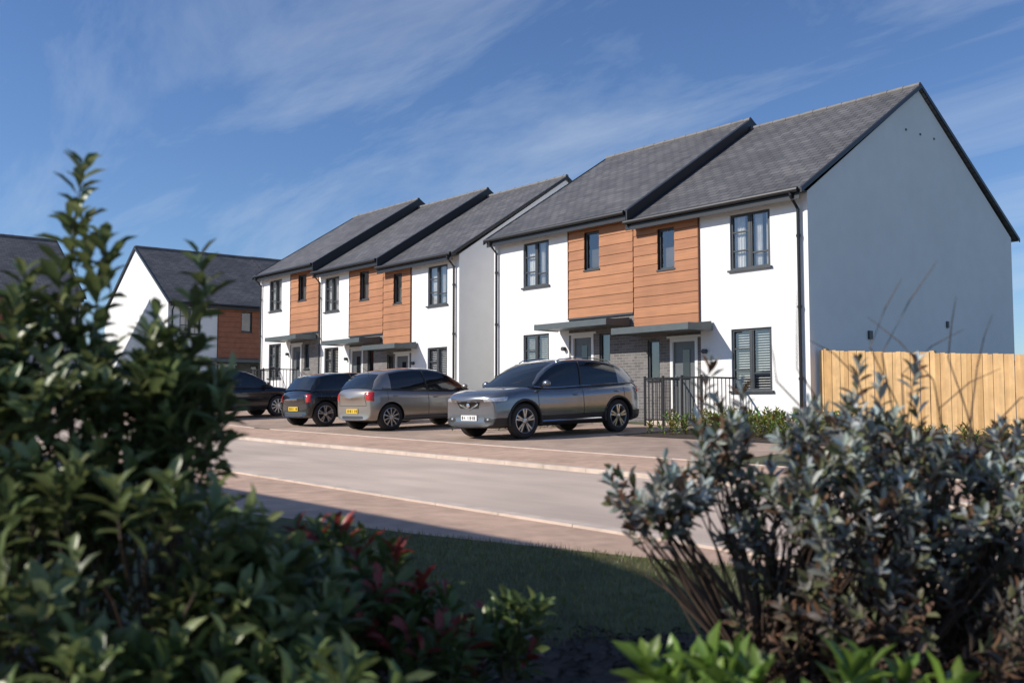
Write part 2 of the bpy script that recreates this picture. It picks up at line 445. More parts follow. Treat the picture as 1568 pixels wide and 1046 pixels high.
    def slab(xa, xb, off, t, mat, ya=-.3):
        zz = e0 + off
        rb.hexa([(xa, ya, zz - t + (ya + .3) * k), (xb, ya, zz - t + (ya + .3) * k), (xb, half, zr + off - t), (xa, half, zr + off - t)],
                [(xa, ya, zz + (ya + .3) * k), (xb, ya, zz + (ya + .3) * k), (xb, half, zr + off), (xa, half, zr + off)], mat)
        yb = D2 - ya
        rb.hexa([(xa, half, zr + off - t), (xb, half, zr + off - t), (xb, yb, zz - t + (ya + .3) * k), (xa, yb, zz - t + (ya + .3) * k)],
                [(xa, half, zr + off), (xb, half, zr + off), (xb, yb, zz + (ya + .3) * k), (xa, yb, zz + (ya + .3) * k)], mat)
    slab(x0, x1, 0, th, m_slate)
    vt = .42 if tall_verge else .10
    slab(x1 + .002, x1 + (.045 if tall_verge else .03), .035 if tall_verge else .02, vt, m_trim, -.36)
    slab(x1 - (.09 if tall_verge else .04), x1 + .002, .033 if tall_verge else .018, .03, m_trim, -.34)
    if gl: slab(x0 - .045, x0 - .002, .03, .15, m_trim, -.36)
    xx = x0
    while xx < x1:
        rb.tube([(xx, half, zr + .0), (min(xx + .44, x1), half, zr + U(0, .012))], .08, m_ridge, 8); xx += .45
    rb.build('roof', E)
    gt = MB()
    gt.box(0.0, w, -.30, -.275, e0 - .24, e0 - .02, m_trim)
    gt.box(0.0, w, -.275, -.001, e0 - .06, e0 - .035, m_trim)
    gt.tube([(0.0, -.36, e0 - .04), (w, -.36, e0 - .04)], .058, m_trim, 10)
    px = X(.2)
    gt.tube([(px, -.36, e0 - .06), (px, -.36, e0 - .14), (px, -.07, e0 - .42), (px, -.07, zb)], .038, m_trim, 8)
    for zz in (1.0, 2.6, 4.2): gt.tube([(px, -.07, zz + dz), (px, -.07, zz + .06 + dz)], .052, m_trim, 8)
    gt.build('gutter', E, True)
    cp = MB(); a, b = span(orange - .38, w - .12)
    z0 = 2.26 + dz
    cp.hexa([(a, -.92, z0), (b, -.92, z0), (b, -.052, z0), (a, -.052, z0)], [(a, -.92, z0 + .12), (b, -.92, z0 + .12), (b, -.052, z0 + .22), (a, -.052, z0 + .22)], m_canopy)
    cp.box(a - .03, b + .03, -.95, -.92, z0 - .02, z0 + .14, m_canopy)
    cp.box(a - .03, a - .001, -.92, -.052, z0 - .02, z0 + .15, m_canopy); cp.box(b + .001, b + .03, -.92, -.052, z0 - .02, z0 + .15, m_canopy)
    xl = X(orange - .16); cp.tube([(xl, -.001, 1.75 + dz), (xl, -.12, 1.75 + dz)], .06, m_frame, 10)
    cp.build('porch_canopy', E)
    if rail:
        r = MB(); xa, xb = span(2.0, 3.75); yy = -1.3
        r.box(xa, xb, yy - .015, yy + .015, 1.06 + dz, 1.1 + dz, m_rail); r.box(xa, xb, yy - .012, yy + .012, .08 + dz, .11 + dz, m_rail)
        for i in range(16):
            q = xa + (xb - xa) * i / 15; t = .007 if i % 5 else .022
            r.box(q - t, q + t, yy - t, yy + t, -.35 + dz * 0 if i % 5 == 0 else .11 + dz, 1.08 + dz - .02 if i % 5 else 1.14 + dz, m_rail)
        for xq in (xa, xb):
            r.box(xq - .015, xq + .015, yy, -.05, 1.06 + dz, 1.1 + dz, m_rail)
            for i in range(1, 9):
                q = yy * (1 - i / 9.); r.box(xq - .008, xq + .008, q - .008, q + .008, -.2, 1.06 + dz, m_rail)
        r.build('railing', E)
    return E
HN = 'terraced_house'
hA = house(HN, (-5.33, 0, 0), 0, 5.33, 5.0, 0, True, (1.01, 2.16), 3.09, (3.89, 4.46), 2.45, tall_verge=False, rail=True)
house(HN, (-11.27, 0, 0), 0, 5.94, 5.0, .28, False, (1.41, 2.56), 3.41, (4.08, 4.67), 2.60, gl=True)
house(HN, (-17.68, 0, 0), 0, 4.58, 4.7, .12, True, (.65, 1.78), 2.77, (3.35, 3.88), 2.47, tall_verge=False)
house(HN, (-22.5, 0, 0), 0, 4.82, 4.7, .43, False, (.5, 1.6), 2.43, (3.2, 3.84), 2.60, rail=True)
house(HN, (-27.8, 0, 0), 0, 5.3, 4.7, .80, False, (.9, 2.05), 2.9, (3.6, 4.3), 2.57, gl=True, rail=True)
m_brown = M('brown_brick', (.36, .14, .075), .85, .15, 4)
q90 = math.radians(90)
house(HN, (-36.8, -.75, 0), q90, 6.6, 5, .40, False, (.6, 1.7), 2.6, (3.9, 4.5), 2.5, gl=True, tall_verge=False, cladmat=m_brown)
house(HN, (-36.8, 5.87, 0), q90, 6.6, 5, .42, True, (.9, 2.0), 3.0, (4.0, 4.6), 2.5, cladmat=m_brown)
house(HN, (-36.8, -10.9, 0), q90, 6.0, 5, .30, True, (.9, 2.0), 3.0, (4.0, 4.6), 2.5, tall_verge=False, cladmat=m_brown)
house(HN, (-36.8, -16.92, 0), q90, 6.0, 5, .28, False, (.9, 2.0), 3.0, (4.0, 4.6), 2.5, gl=True, cladmat=m_brown)
q180 = math.radians(180)
house(HN, (4.0, -22.0, 0), q180, 6.0, 5, -.5, False, (.9, 2.0), 3.0, (4.0, 4.6), 2.5, gl=True)  # unseen house behind the camera, added to cast shadow over the lawn
house(HN, (-2.02, -22.0, 0), q180, 6.0, 5, -.5, True, (.9, 2.0), 3.0, (4.0, 4.6), 2.5)  # second unseen house, added to carry that shadow further along
vb = MB(); vb.box(.002, .05, 2.35, 2.5, 2.0, 2.2, m_frame); vb.box(.002, .04, 6.1, 6.2, 2.45, 2.62, m_frame)
for yy in (4.3, 5.0, 5.7): vb.box(.002, .02, yy, yy + .05, 7.35, 7.4, m_frame)
o = vb.build('wall_vents', hA); o.location = (5.33, 0, 0)

# ------------------------------------------------------------ fence
mb = MB(); x = .07; yF = .25; i = 0
while x < 9:
    w = .10; zt = 1.66 - .06 * x + U(-.014, .014); zg = G(x, yF) - .1
    o = .0 if i % 2 else .016; i += 1; mt = random.choice(m_fences)
    mb.hexa([(x, yF - o, zg), (x + w, yF - o + .006, zg), (x + w, yF + .022 - o, zg), (x, yF + .022 - o, zg)], [(x, yF - o, zt), (x + w, yF - o + .006, zt), (x + w, yF + .022 - o, zt), (x, yF + .022 - o, zt)], mt)
    x += w + (U(-.004, .006) if R() < .9 else .012)
for x in (.12, 2.6, 5.1, 7.6):
    mb.box(x, x + .1, yF + .03, yF + .13, -.6, 1.70 - .06 * x, m_fences[0])
for zz in (.2, .85, 1.45):
    mb.hexa([(.1, yF + .03, zz), (9, yF + .03, zz - .54), (9, yF + .08, zz - .54), (.1, yF + .08, zz)], [(.1, yF + .03, zz + .09), (9, yF + .03, zz - .45), (9, yF + .08, zz - .45), (.1, yF + .08, zz + .09)], m_fences[2])
mb.build('timber_fence')

# ------------------------------------------------------------ cars
def car(name, loc, rz, L, W, wb, fo, wr, top, cabin, wsn, rwn, sideglass, paint, plate_f, plate_r, clad=False, spoke=5, spoke2=False, dark_alloy=False, chrome=False, tail='box'):
    E = empty(name, loc, rz)
    hw = W / 2; cx0 = L / 2
    xs = sorted(set([0, .05, .14, .3, .5, fo - .38, fo, fo + .38] + [fo + .38 + (wb - .76) * i / 4 for i in range(1, 4)] + [fo + wb - .38, fo + wb, fo + wb + .38 if fo + wb + .38 < L - .32 else L - .4, L - .3, L - .14, L - .05, L]))
    def wf(x):
        f = 1
        if x < .6: f -= .13 * ((.6 - x) / .6) ** 2.2
        if x > L - .5: f -= .11 * ((x - L + .5) / .5) ** 2.2
        return f * hw
    def ring(x):
        zt = pw(top, x); e = max(0, 1 - x / .3, 1 - (L - x) / .3); zb = .21 + .05 * e; w = wf(x); h = zt - zb
        half = [(0, zb), (.80 * w, zb), (.955 * w, zb + .05), (.99 * w, zb + .30 * h), (1.0 * w, zb + .52 * h), (.982 * w, zb + .70 * h), (.985 * w, zb + .79 * h), (.91 * w, zt - .012), (.74 * w, zt + .012), (.35 * w, zt + .03), (0, zt + .035)]
        return half
    def sweep(x, y):
        q = (abs(y) / hw) ** 2.4
        if x < .6: return x + .22 * q * (1 - x / .6)
        if x > L - .5: return x - .13 * q * (1 - (L - x) / .5)
        return x
    body = MB()
    rings = []
    for x in xs:
        h = ring(x)
        full = h + [(-a, b) for a, b in reversed(h[1:-1])]
        rings.append([(sweep(x, a) - cx0, a, b) for a, b in full])
    n = len(rings[0]); body.v = [p for r in rings for p in r]
    ip = body.m(paint); ik = body.m(m_plastic)
    for i in range(len(xs) - 1):
        for q in range(n):
            q2 = (q + 1) % n
            body.f.append((i * n + q, i * n + q2, (i + 1) * n + q2, (i + 1) * n + q))
            lim = 3 if clad else 1
            low = q < lim or q >= n - lim
            body.mi.append(ik if low else ip)
    for base, flip in ((0, False), ((len(xs) - 1) * n, True)):
        hn = n // 2
        for q in range(hn):
            a, b = q, q + 1; c, e = (n - q - 1) % n, (n - q) % n
            f = [base + a, base + b] + ([base + c] if c != b else []) + ([base + e] if e != a else [])
            if len(set(f)) < 3: continue
            body.f.append(tuple(f if flip else f[::-1])); body.mi.append(ip)
    o = body.build('body', None)
    me = o.data; bm = bmesh.new(); bm.from_mesh(me); bmesh.ops.recalc_face_normals(bm, faces=bm.faces); bm.to_mesh(me); bm.free()
    ss = o.modifiers.new('s', 'SUBSURF'); ss.levels = 2; ss.render_levels = 2
    cuts = []
    for wx in (fo, fo + wb):
        for sd in (-1, 1):
            a, b = sorted((sd * hw * .62, sd * hw * 1.3)); c = MB(); c.mats = [paint, m_plastic]
            c.lathe_y(wx - cx0, wr - .0, [(wr + .045, a), (wr + .045, b)], m_plastic, 40)
            c.f.append(tuple(range(40))); c.mi.append(1); c.f.append(tuple(range(40, 80))[::-1]); c.mi.append(1)
            co = c.build('cut', None); bm = bmesh.new(); bm.from_mesh(co.data); bmesh.ops.recalc_face_normals(bm, faces=bm.faces); bm.to_mesh(co.data); bm.free()
            bo = o.modifiers.new('b', 'BOOLEAN'); bo.object = co; bo.operation = 'DIFFERENCE'; bo.solver = 'EXACT'; cuts.append(co)
    dg = bpy.context.evaluated_depsgraph_get(); dg.update()
    nm = bpy.data.meshes.new_from_object(o.evaluated_get(dg)); o.modifiers.clear(); o.data = nm
    for c in cuts: bpy.data.objects.remove(c)
    nm.shade_smooth(); nm.set_sharp_from_angle(angle=math.radians(40)); o.parent = E
    bvh = BVHTree.FromPolygons([v.co.copy() for v in nm.vertices], [tuple(p.vertices) for p in nm.polygons])
    cb = MB(); prof = []
    for (x, z) in cabin:
        w = wf(x); belt = pw(top, x) - .03; h = max(z - belt, .02); y0 = .905 * w
        y1 = y0 - .30 * h; ed = min(.055, h * .3)
        y2 = y1 - .10 * min(1, h / .3)
        half = [(y0, belt), (y0 - .12 * h, belt + h * .5), (y1, z - ed), (y1 - .03, z - ed * .35), (y2, z), (y2 * .5, z + .02), (0, z + .027)]
        full = half + [(-a, b) for a, b in reversed(half[:-1])]
        k = 1 if x < L * .45 else -1
        endf = max(0, 1 - (z - belt) / .55)
        prof.append([(x + k * .10 * (abs(a) / y0) ** 2 * endf * (1 if k > 0 else .6) - cx0, a, b) for a, b in full])
    n = len(prof[0]); cb.v = [p for r in prof for p in r]
    gi = cb.m(m_carglass); pi = cb.m(paint)
    K = len(cabin) - 1
    for i in range(K):
        xm = (cabin[i][0] + cabin[i + 1][0]) / 2
        for q in range(n - 1):
            qq = min(q, n - 2 - q)
            if qq <= 1: mt = gi if sideglass[0] < xm < sideglass[1] else pi
            elif qq <= 3: mt = pi
            else: mt = gi if (i < wsn or i >= K - rwn) else pi
            cb.f.append((i * n + q, i * n + q + 1, (i + 1) * n + q + 1, (i + 1) * n + q)); cb.mi.append(mt)
    cb.build('cabin', E, True, 30)
    d = MB()
    def hit(o_, dr):
        r = bvh.ray_cast(Vector(o_), Vector(dr).normalized())
        return r[0], r[1]
    def patch(cen, yaw, quad, mat, off=.006, nu=8, nv=5):
        dr = Vector((math.cos(yaw), math.sin(yaw), 0)); ua = Vector((-math.sin(yaw), math.cos(yaw), 0)); va = Vector((0, 0, 1))
        i0 = len(d.v); k = d.m(mat); ok = []
        for a in range(nu + 1):
            for b in range(nv + 1):
                s_, t_ = a / nu, b / nv
                u = (quad[0][0] * (1 - s_) + quad[1][0] * s_) * (1 - t_) + (quad[3][0] * (1 - s_) + quad[2][0] * s_) * t_
                v = (quad[0][1] * (1 - s_) + quad[1][1] * s_) * (1 - t_) + (quad[3][1] * (1 - s_) + quad[2][1] * s_) * t_
                o_ = Vector(cen) + ua * u + va * v - dr * 2
                h_, nn = hit(o_, dr)
                if h_ is None: ok.append(False); d.v.append((0, 0, .3)); continue
                edge = 0 if (a in (0, nu) or b in (0, nv)) else 1
                ok.append(True); d.v.append(tuple(h_ - dr * (off * (1 if edge else -.5))))
        for a in range(nu):
            for b in range(nv):
                q = [a * (nv + 1) + b, (a + 1) * (nv + 1) + b, (a + 1) * (nv + 1) + b + 1, a * (nv + 1) + b + 1]
                if all(ok[j] for j in q): d.f.append(tuple(i0 + j for j in q)); d.mi.append(k)
    def pline(pts, yaw, r, mat):
        dr = Vector((math.cos(yaw), math.sin(yaw), 0)); out = []
        for p in pts:
            h_, nn = hit(Vector(p) - dr * 3, dr)
            if h_ is not None: out.append(h_ - dr * .002)
        if len(out) > 1: d.tube(out, r, mat, 5)
    def lerp_pts(a, b, n=8): return [tuple(a[i] + (b[i] - a[i]) * j / n for i in range(3)) for j in range(n + 1)]
    belt = lambda x: pw(top, x)
    bm_ = m_chrome if (clad or chrome) else m_plastic
    doors = [cabin[0][0] + .22, cabin[0][0] + (sideglass[1] - cabin[0][0]) * .55, sideglass[1] + .02]
    def side_y(x, z):
        h = ring(x)
        for (a, b), (c, e) in zip(h[2:], h[3:]):
            if b <= z <= e and e > b: return a + (c - a) * (z - b) / (e - b)
        return h[4][0]
    for sd in (-1, 1):
        yw = -sd * math.pi / 2
        for dx in doors: pline(lerp_pts((dx - cx0, 0, .36), (dx - cx0, 0, belt(dx) - .05), 8), yw, .005, m_plastic)
        pline(lerp_pts((fo + wr + .1 - cx0, 0, .33), (fo + wb - wr - .1 - cx0, 0, .33), 6), yw, .018 if clad else .008, m_chrome if clad else m_plastic)
        for dx in (doors[1] - .22, doors[2] - .22):
            z = belt(dx) - .17; d.ell((dx - cx0, sd * (side_y(dx, z) + .008), z), (.09, .018, .016), (0, 0, 0), paint)
        pts = [(x - cx0, sd * (.905 * wf(x) + .006), belt(x) - .004) for x in [cabin[0][0] + .15 + (sideglass[1] - cabin[0][0]) * i / 8 for i in range(9)]]
        d.tube(pts, .011, bm_, 5)
        mx = doors[1]
        zc = pw([(a, b) for a, b in cabin], mx); bz = belt(mx) - .02; y0 = .905 * wf(mx); h = zc - bz
        d.tube([(mx - cx0 - .02, sd * (y0 + .0), bz), (mx - cx0 + .03, sd * (y0 - .12 * h), bz + h * .5), (mx - cx0 + .07, sd * (y0 - .30 * h), zc - .05)], .022, m_plastic, 5)
        mxx = cabin[0][0] + .36
        d.ell((mxx - cx0, sd * (hw + .075), belt(mxx) + .07), (.07, .11, .07), (0, 0, 0), paint)
        d.tube([(mxx - cx0 + .03, sd * hw * .88, belt(mxx) + .01), (mxx - cx0, sd * (hw + .04), belt(mxx) + .04)], .025, m_plastic, 6)
        if clad:
            pts = []
            for x in [2.0, 2.1, 2.6, 3.1, 3.5, 3.58]:
                zc = pw(cabin, x); h = zc - belt(x) + .03
                pts.append((x - cx0, sd * (.905 * wf(x) - .30 * h - .06), zc + (.0 if x in (2.0, 3.58) else .035)))
            d.tube(pts, .012, m_chrome, 6)
            for wx in (fo, fo + wb):
                pts = [(wx - cx0 + (wr + .068) * math.cos(a), sd * (hw * .988 + .002), wr + (wr + .068) * math.sin(a)) for a in [math.radians(-12 + 204 * i / 18) for i in range(19)]]
                d.tube(pts, .024, m_plastic, 5)
        yaw = -sd * math.radians(38); zl = pw(top, .16) - .13
        cen = (.20 - cx0, sd * hw * .80, zl)
        q = [(-.22, -.035), (.26, -.02), (.30, .075), (-.24, .045)] if sd < 0 else [(.22, -.035), (-.26, -.02), (-.30, .075), (.24, .045)]
        q = [(-u, v) for u, v in q]
        patch(cen, yaw, q, m_lamp, .008, 12, 5)
        patch((.06 - cx0, sd * hw * .68, .40), -sd * .3, [(-.13, -.05), (.13, -.05), (.11, .05), (-.11, .05)], m_plastic, .006)
        patch((.06 - cx0, sd * hw * .68, .405), -sd * .3, [(-.04, -.03), (.04, -.03), (.04, .03), (-.04, .03)], m_lamp, .012, 4, 4)
        yaw = math.pi + sd * math.radians(48); zt_ = pw(top, L - .22) - .19
        tq = {'box': [(-.10, -.13), (.13, -.10), (.17, .11), (-.11, .13)], 'wide': [(-.15, -.05), (.2, -.04), (.24, .07), (-.16, .07)], 'small': [(-.08, -.12), (.09, -.12), (.09, .12), (-.08, .12)]}[tail]
        tq = [(u * (1 if sd < 0 else -1) * -1, v) for u, v in tq]
        patch((L - .18 - cx0, sd * hw * .82, zt_), yaw, tq, m_red, .01, 8, 6)
    zt0 = pw(top, .04)
    gw = hw * .44
    patch((0 - cx0, 0, zt0 - .16), 0, [(-gw * .8, -.075), (gw * .8, -.075), (gw, .075), (-gw, .075)], m_plastic, .004, 12, 4)
    pline([(0 - cx0, y, zt0 - .07 - .17 * (1 - min(1, (abs(y) / (gw * .9)))) ** .6) for y in [gw * .9 * j / 6 for j in range(-6, 7)]], 0, .017, m_chrome)
    h_, _ = hit((-3, 0, zt0 - .15), (1, 0, 0))
    if h_ is not None: d.ell((h_.x - .012, 0, zt0 - .15), (.015, .06, .055), (0, 0, 0), m_chrome)
    patch((0 - cx0, 0, .31), 0, [(-hw * .55, -.045), (hw * .55, -.045), (hw * .62, .045), (-hw * .62, .045)], m_plastic, .004, 12, 3)
    zf = .43; zr_ = .74 if clad else .47
    def plate(x, sgn, z, mt):
        d.box(x - .012, x + .012, -.26, .26, z - .055, z + .055, mt)
        for i in range(7):
            if i == 4: continue
            y = -.2 + i * .065
            for q in ((0, .012, -.035, .035), (.022, .034, -.035, .035), (.0, .034, -.006, .006)):
                if (i * 3 + int(q[0] * 100)) % 4 == 1: continue
                d.box(x + sgn * .012, x + sgn * .016, y + q[0], y + q[1], z + q[2], z + q[3], m_blk)
    h_, _ = hit((-3 - cx0, 0, zf), (1, 0, 0)); plate((h_.x if h_ else -cx0) - .008, -1, zf, plate_f)
    h_, _ = hit((3 + cx0, 0, zr_), (-1, 0, 0)); plate((h_.x if h_ else cx0) + .008, 1, zr_, plate_r)
    patch((cx0, 0, .32), math.pi, [(-hw * .6, -.045), (hw * .6, -.045), (hw * .6, .045), (-hw * .6, .045)], m_plastic, .004, 12, 3)
    pline(lerp_pts((cx0, -hw * .72, .60), (cx0, hw * .72, .60), 10), math.pi, .006, m_plastic)
    for sd in (-1, 1): pline(lerp_pts((cx0, sd * hw * .72, .60), (cx0, sd * hw * .66, belt(L - .1) - .05), 5), math.pi, .005, m_plastic)
    if chrome: pline(lerp_pts((cx0, -.32, .72), (cx0, .32, .72), 6), math.pi, .016, m_chrome)
    a0, a1 = cabin[0], cabin[1]
    d.tube([(a0[0] + .03 - cx0, .1, a0[1] + .04), (a0[0] + .16 - cx0, -.45, a0[1] + .11)], .008, m_plastic, 4)
    xr = cabin[-3][0]; d.tube([(xr - .1 - cx0, 0, pw(cabin, xr - .1) + .02), (xr + .08 - cx0, 0, pw(cabin, xr) + .18)], .005, m_plastic, 4)
    d.build('trim_lights_and_plates', E, True, 40)
    wh = MB()
    for wx in (fo, fo + wb):
        for sd in (-1, 1):
            yo = sd * (hw - .015); x = wx - cx0; s = -sd
            wh.lathe_y(x, wr, [(.70 * wr, yo + s * .012), (.77 * wr, yo), (.92 * wr, yo + s * .004), (wr, yo + s * .03), (wr, yo + s * .19), (.9 * wr, yo + s * .21), (.6 * wr, yo + s * .2)], m_tyre)
            wh.lathe_y(x, wr, [(.71 * wr, yo + s * .014), (.67 * wr, yo + s * .008), (.64 * wr, yo + s * .03), (.62 * wr, yo + s * .10)], m_alloy)
            wh.lathe_y(x, wr, [(.62 * wr, yo + s * .10), (.02, yo + s * .10)], m_plastic)
            wh.lathe_y(x, wr, [(.16 * wr, yo + s * .09), (.16 * wr, yo + s * .02), (.12 * wr, yo + s * .012), (.004, yo + s * .012)], m_alloy if not dark_alloy else m_alloyd, 16)
            mt = m_alloy if not dark_alloy else m_alloyd
            for i in range(spoke):
                a = 2 * math.pi * i / spoke + .3
                for off in ((-.17, .17) if spoke2 else (0,)):
                    ca, sa = math.cos(a + off * .45), math.sin(a + off * .45); c2, s2 = math.cos(a + off), math.sin(a + off)
                    r0, r1 = .12 * wr, .68 * wr; w0, w1 = (.045 * wr, .055 * wr) if spoke2 or spoke > 6 else (.07 * wr, .11 * wr)
                    P0 = (x + ca * r0, wr + sa * r0); P1 = (x + c2 * r1, wr + s2 * r1)
                    nx, nz = -s2, c2
                    ya, yb = sorted((yo + s * .014, yo + s * .05))
                    bq = [(P0[0] - nx * w0, P0[1] - nz * w0), (P1[0] - nx * w1, P1[1] - nz * w1), (P1[0] + nx * w1, P1[1] + nz * w1), (P0[0] + nx * w0, P0[1] + nz * w0)]
                    wh.hexa([(u, ya, v) for u, v in bq], [(u, yb, v) for u, v in bq], mt)
    wh.build('wheels', E, True, 35)
    return E
qa = dict(
    top=[(0, .74), (.04, .84), (.12, .90), (.3, .95), (.5, .98), (1.15, 1.04), (1.6, 1.0), (3.5, 1.06), (4.05, 1.10), (4.2, 1.09), (4.34, 1.0), (4.39, .82)],
    cabin=[(1.02, 1.03), (1.2, 1.15), (1.42, 1.295), (1.66, 1.425), (1.9, 1.52), (2.2, 1.575), (2.6, 1.595), (3.0, 1.58), (3.35, 1.545), (3.62, 1.50), (3.87, 1.44), (4.05, 1.28), (4.2, 1.10)])
def place(E, x, y0, y1):
    z0, z1 = G(x, y0), G(x, y1); E.location.z = (z0 + z1) / 2 + .006
    pitch = math.atan2(z1 - z0, y1 - y0)
    rz = E.rotation_euler.z
    E.rotation_mode = 'QUATERNION'
    E.rotation_quaternion = (Matrix.Rotation(pitch, 4, 'X') @ Matrix.Rotation(rz, 4, 'Z')).to_quaternion()
xc = -2.46 - .9; yc = -6.15 - .88 + 4.39 / 2
E = car('parked_car', (xc, yc, 0), q90, 4.39, 1.84, 2.65, .88, .355, qa['top'], qa['cabin'], 4, 3, (1.1, 3.7), p_grey, m_plw, m_yel, clad=True, spoke=5, spoke2=True, tail='wide')
place(E, xc, -6.15, -3.5)
co = dict(top=[(0, .60), (.05, .70), (.14, .77), (.3, .82), (.5, .87), (1.0, .94), (1.5, .92), (3.3, .99), (3.72, 1.02), (3.85, 1.0), (3.95, .92), (4.0, .74)],
          cabin=[(.86, .93), (1.06, 1.06), (1.3, 1.21), (1.55, 1.335), (1.8, 1.42), (2.15, 1.47), (2.6, 1.48), (3.0, 1.45), (3.3, 1.405), (3.52, 1.34), (3.70, 1.19), (3.85, 1.0)])
L_ = 4.0; xc = -7.4 - .86; yc = -6.15 - (L_ - .82 - 2.51) + L_ / 2
E = car('parked_car', (xc, yc, 0), -q90, L_, 1.74, 2.51, .82, .32, co['top'], co['cabin'], 4, 2, (.95, 3.4), p_silver, m_plw, m_yel, spoke=10, tail='box')
place(E, xc, -6.15, -3.64)
mi = dict(top=[(0, .62), (.05, .72), (.14, .81), (.3, .86), (.5, .89), (1.15, .94), (1.6, .92), (3.4, .95), (3.58, .95), (3.72, .92), (3.82, .80), (3.85, .66)],
          cabin=[(1.08, .94), (1.24, 1.08), (1.40, 1.21), (1.58, 1.31), (1.8, 1.37), (2.2, 1.40), (2.7, 1.395), (3.05, 1.37), (3.28, 1.335), (3.42, 1.28), (3.56, 1.10), (3.68, .95)])
L_ = 3.85; xc = -10.6 - .86; yc = -6.15 - (L_ - .75 - 2.5) + L_ / 2
E = car('parked_car', (xc, yc, 0), -q90, L_, 1.73, 2.5, .75, .325, mi['top'], mi['cabin'], 4, 2, (1.2, 3.35), p_black, m_plw, m_yel, spoke=5, spoke2=True, chrome=True, tail='small')
place(E, xc, -6.15, -3.65)
L_ = 4.0; xc = -15.9 - .86; yc = -4.9 + .82 - L_ / 2
E = car('parked_car', (xc, yc, 0), -q90, L_, 1.74, 2.51, .82, .32, co['top'], co['cabin'], 4, 2, (.95, 3.4), p_black, m_plw, m_yel, spoke=10)
place(E, xc, -7.4, -4.9)

# ------------------------------------------------------------ planting
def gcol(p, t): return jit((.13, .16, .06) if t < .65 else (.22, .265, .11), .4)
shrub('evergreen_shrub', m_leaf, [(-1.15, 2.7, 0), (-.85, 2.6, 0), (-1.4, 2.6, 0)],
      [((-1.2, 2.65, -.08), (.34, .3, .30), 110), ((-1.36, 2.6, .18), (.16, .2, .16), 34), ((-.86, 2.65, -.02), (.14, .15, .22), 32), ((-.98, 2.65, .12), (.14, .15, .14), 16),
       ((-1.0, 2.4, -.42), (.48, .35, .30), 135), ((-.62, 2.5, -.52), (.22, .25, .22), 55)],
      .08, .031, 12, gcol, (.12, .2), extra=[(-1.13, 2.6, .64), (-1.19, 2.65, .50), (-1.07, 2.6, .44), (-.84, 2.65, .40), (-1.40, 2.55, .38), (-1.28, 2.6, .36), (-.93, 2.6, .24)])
def rcol(p, t): return jit((.11, .15, .045), .3) if (t < .6 or R() < .45) else jit((.26, .05, .04), .3)
shrub('red_tip_photinia', m_leaf, [(-.42, 3.0, 0), (-.2, 3.1, 0)],
      [((-.52, 3.0, -.52), (.22, .25, .20), 64), ((-.28, 3.05, -.68), (.18, .25, .14), 38), ((-.12, 3.4, -.80), (.2, .2, .08), 18)],
      .085, .03, 11, rcol, (.12, .2))
def bcol(p, t): return jit((.13, .21, .035), .3)
shrub('low_green_shrub', m_leaf, [(0, 3.2, 0)], [((.0, 3.25, -.70), (.1, .12, .08), 12), ((-.7, 2.1, -.62), (.5, .25, .12), 50)], .09, .035, 9, lambda p, t: jit((.15, .20, .07), .3), (.08, .14))
shrub('laurel_groundcover', m_leaf, [(.6, 2.2, 0)], [((.62, 2.2, -.63), (.34, .2, .07), 24), ((.4, 2.3, -.64), (.12, .15, .06), 7)], .10, .036, 8, bcol, (.07, .12), ang=(20, 60))
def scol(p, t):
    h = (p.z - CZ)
    k = max(0, min(1, (h + .75) / .5)) * (.3 + .7 * t)  # lower leaves browner, with dimness near the ground painted into their colour
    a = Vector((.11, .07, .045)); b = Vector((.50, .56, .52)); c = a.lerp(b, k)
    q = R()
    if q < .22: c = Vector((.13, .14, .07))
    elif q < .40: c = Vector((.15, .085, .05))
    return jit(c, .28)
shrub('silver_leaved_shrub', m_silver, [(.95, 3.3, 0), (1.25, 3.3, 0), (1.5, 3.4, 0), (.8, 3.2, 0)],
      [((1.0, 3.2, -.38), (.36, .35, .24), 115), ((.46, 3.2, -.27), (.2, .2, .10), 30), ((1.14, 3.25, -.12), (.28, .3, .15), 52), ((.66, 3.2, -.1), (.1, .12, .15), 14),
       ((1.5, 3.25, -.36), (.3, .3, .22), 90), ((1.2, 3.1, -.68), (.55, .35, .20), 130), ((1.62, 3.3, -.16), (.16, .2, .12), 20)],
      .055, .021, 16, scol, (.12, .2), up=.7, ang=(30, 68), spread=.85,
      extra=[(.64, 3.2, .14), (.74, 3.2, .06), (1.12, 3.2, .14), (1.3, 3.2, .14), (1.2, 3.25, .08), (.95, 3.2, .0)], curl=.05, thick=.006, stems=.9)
wp = MB()
for (a, b) in [((1.3, 3.3, -.3), (1.42, 3.3, .48)), ((1.2, 3.3, -.3), (.95, 3.3, .38)), ((1.45, 3.3, -.3), (1.22, 3.4, .3)), ((1.4, 3.3, -.3), (1.62, 3.3, .12)), ((1.3, 3.3, -.2), (1.5, 3.3, .25)), ((.7, 3.3, -.95), (.28, 3.5, -.5)), ((1.1, 3.3, -.2), (.86, 3.3, .2)), ((1.2, 3.3, -.2), (1.02, 3.4, .22)), ((1.5, 3.3, -.2), (1.6, 3.3, .3)), ((1.5, 3.3, -.2), (1.72, 3.3, .02)), ((1.35, 3.3, -.2), (1.3, 3.3, .42)), ((1.55, 3.3, -.2), (1.48, 3.3, .36))]:
    A = FG(*a); B = FG(*b); mdl = (A + B) / 2 + Vector((U(-.12, .12), U(-.12, .12), .08))
    wp.tube([A, (A + mdl) / 2 + Vector((0, 0, .02)), mdl, (B + mdl) / 2 + Vector((0, 0, .02)), B], [.004, .0032, .0026, .002, .001], m_stem, 4)
wp.build('bare_stems', None, True)
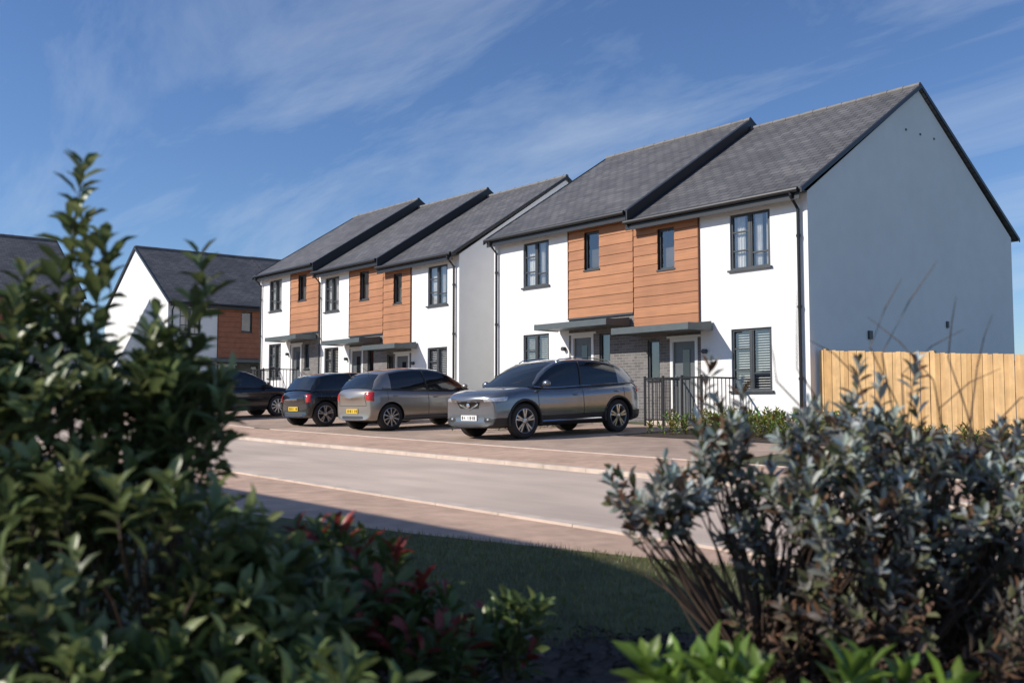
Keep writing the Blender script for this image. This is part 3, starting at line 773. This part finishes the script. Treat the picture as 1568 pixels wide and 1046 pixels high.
def bedplants(name, pts, h, ll, lw, col, n=9):
    lf = Leafy()
    for (x, y) in pts:
        z = G(x, y); tip = Vector((x, y, z + h * U(.5, 1.15)))
        c2 = [c * U(.6, 1.3) for c in col]
        shoot(lf, tip, Vector((U(-.5, .5), U(-.5, .5), 1)), h * U(.6, .9), n, ll, lw, lambda p, t: jit(c2, .3), (20, 60))
    return lf.build(name, m_leaf)
bedplants('low_hedge', [(U(-1.6, 2.4), U(-3.6, -.9)) for i in range(260)], .42, .13, .045, (.18, .22, .05), 10)
bedplants('low_hedge', [(U(2.4, 8.5), U(-3.0, -.8)) for i in range(190)], .22, .12, .03, (.19, .21, .06), 10)
bedplants('low_hedge', [(U(-6.0, -5.0), U(-5.5, -1.5)) for i in range(90)], .3, .12, .04, (.16, .20, .04), 10)
sheet('planting_bed', -1.9, 12, -4.2, -.2, .012, m_soil)

# ------------------------------------------------------------ light
el = math.radians(33); hx, hy = -.49, -.87
n_ = math.hypot(hx, hy); sd = Vector((hx / n_ * math.cos(el), hy / n_ * math.cos(el), math.sin(el)))
sl = bpy.data.lights.new('sun', 'SUN'); sl.energy = 5.0; sl.angle = math.radians(.5); sl.color = (1, .93, .84)
so = bpy.data.objects.new('sun', sl); sc.collection.objects.link(so); so.rotation_euler = sd.to_track_quat('Z', 'Y').to_euler()
w = bpy.data.worlds.new('World'); sc.world = w; w.use_nodes = True
nt = w.node_tree; N = nt.nodes; Lk = nt.links; bg = N['Background']
sky = N.new('ShaderNodeTexSky'); sky.sky_type = 'NISHITA'; sky.sun_disc = False; sky.sun_elevation = el; sky.sun_rotation = math.atan2(hx, hy)
sky.air_density = 1.0; sky.dust_density = .1; sky.ozone_density = 3.0
tc = N.new('ShaderNodeTexCoord'); se = N.new('ShaderNodeSeparateXYZ'); Lk.new(tc.outputs['Generated'], se.inputs[0])
az = N.new('ShaderNodeMath'); az.operation = 'ADD'; az.inputs[1].default_value = .22; Lk.new(se.outputs[2], az.inputs[0])
dx = N.new('ShaderNodeMath'); dx.operation = 'DIVIDE'; Lk.new(se.outputs[0], dx.inputs[0]); Lk.new(az.outputs[0], dx.inputs[1])
dy = N.new('ShaderNodeMath'); dy.operation = 'DIVIDE'; Lk.new(se.outputs[1], dy.inputs[0]); Lk.new(az.outputs[0], dy.inputs[1])
cb_ = N.new('ShaderNodeCombineXYZ'); Lk.new(dx.outputs[0], cb_.inputs[0]); Lk.new(dy.outputs[0], cb_.inputs[1])
mp = N.new('ShaderNodeMapping'); mp.inputs['Rotation'].default_value = (0, 0, .25); mp.inputs['Location'].default_value = (.9, .35, 0); mp.inputs['Scale'].default_value = (.6, 2.2, 1)
Lk.new(cb_.outputs[0], mp.inputs[0])
nz = N.new('ShaderNodeTexNoise'); nz.inputs['Scale'].default_value = 1.0; nz.inputs['Detail'].default_value = 11; nz.inputs['Roughness'].default_value = .63; nz.inputs['Distortion'].default_value = .7
Lk.new(mp.outputs[0], nz.inputs['Vector'])
mr = N.new('ShaderNodeMapRange'); mr.inputs[1].default_value = .46; mr.inputs[2].default_value = .8; mr.inputs[3].default_value = 0; mr.inputs[4].default_value = .5
Lk.new(nz.outputs['Fac'], mr.inputs[0])
tint = N.new('ShaderNodeMix'); tint.data_type = 'RGBA'; tint.blend_type = 'MULTIPLY'; tint.inputs[0].default_value = 1; Lk.new(sky.outputs[0], tint.inputs[6]); tint.inputs[7].default_value = (.76, .90, 1.14, 1)
mx = N.new('ShaderNodeMix'); mx.data_type = 'RGBA'; Lk.new(mr.outputs[0], mx.inputs[0]); Lk.new(tint.outputs[2], mx.inputs[6]); mx.inputs[7].default_value = (6.2, 7.0, 8.0, 1)
Lk.new(mx.outputs[2], bg.inputs[0]); bg.inputs[1].default_value = .105
sc.view_settings.view_transform = 'Standard'; sc.view_settings.look = 'None'; sc.view_settings.exposure = 0
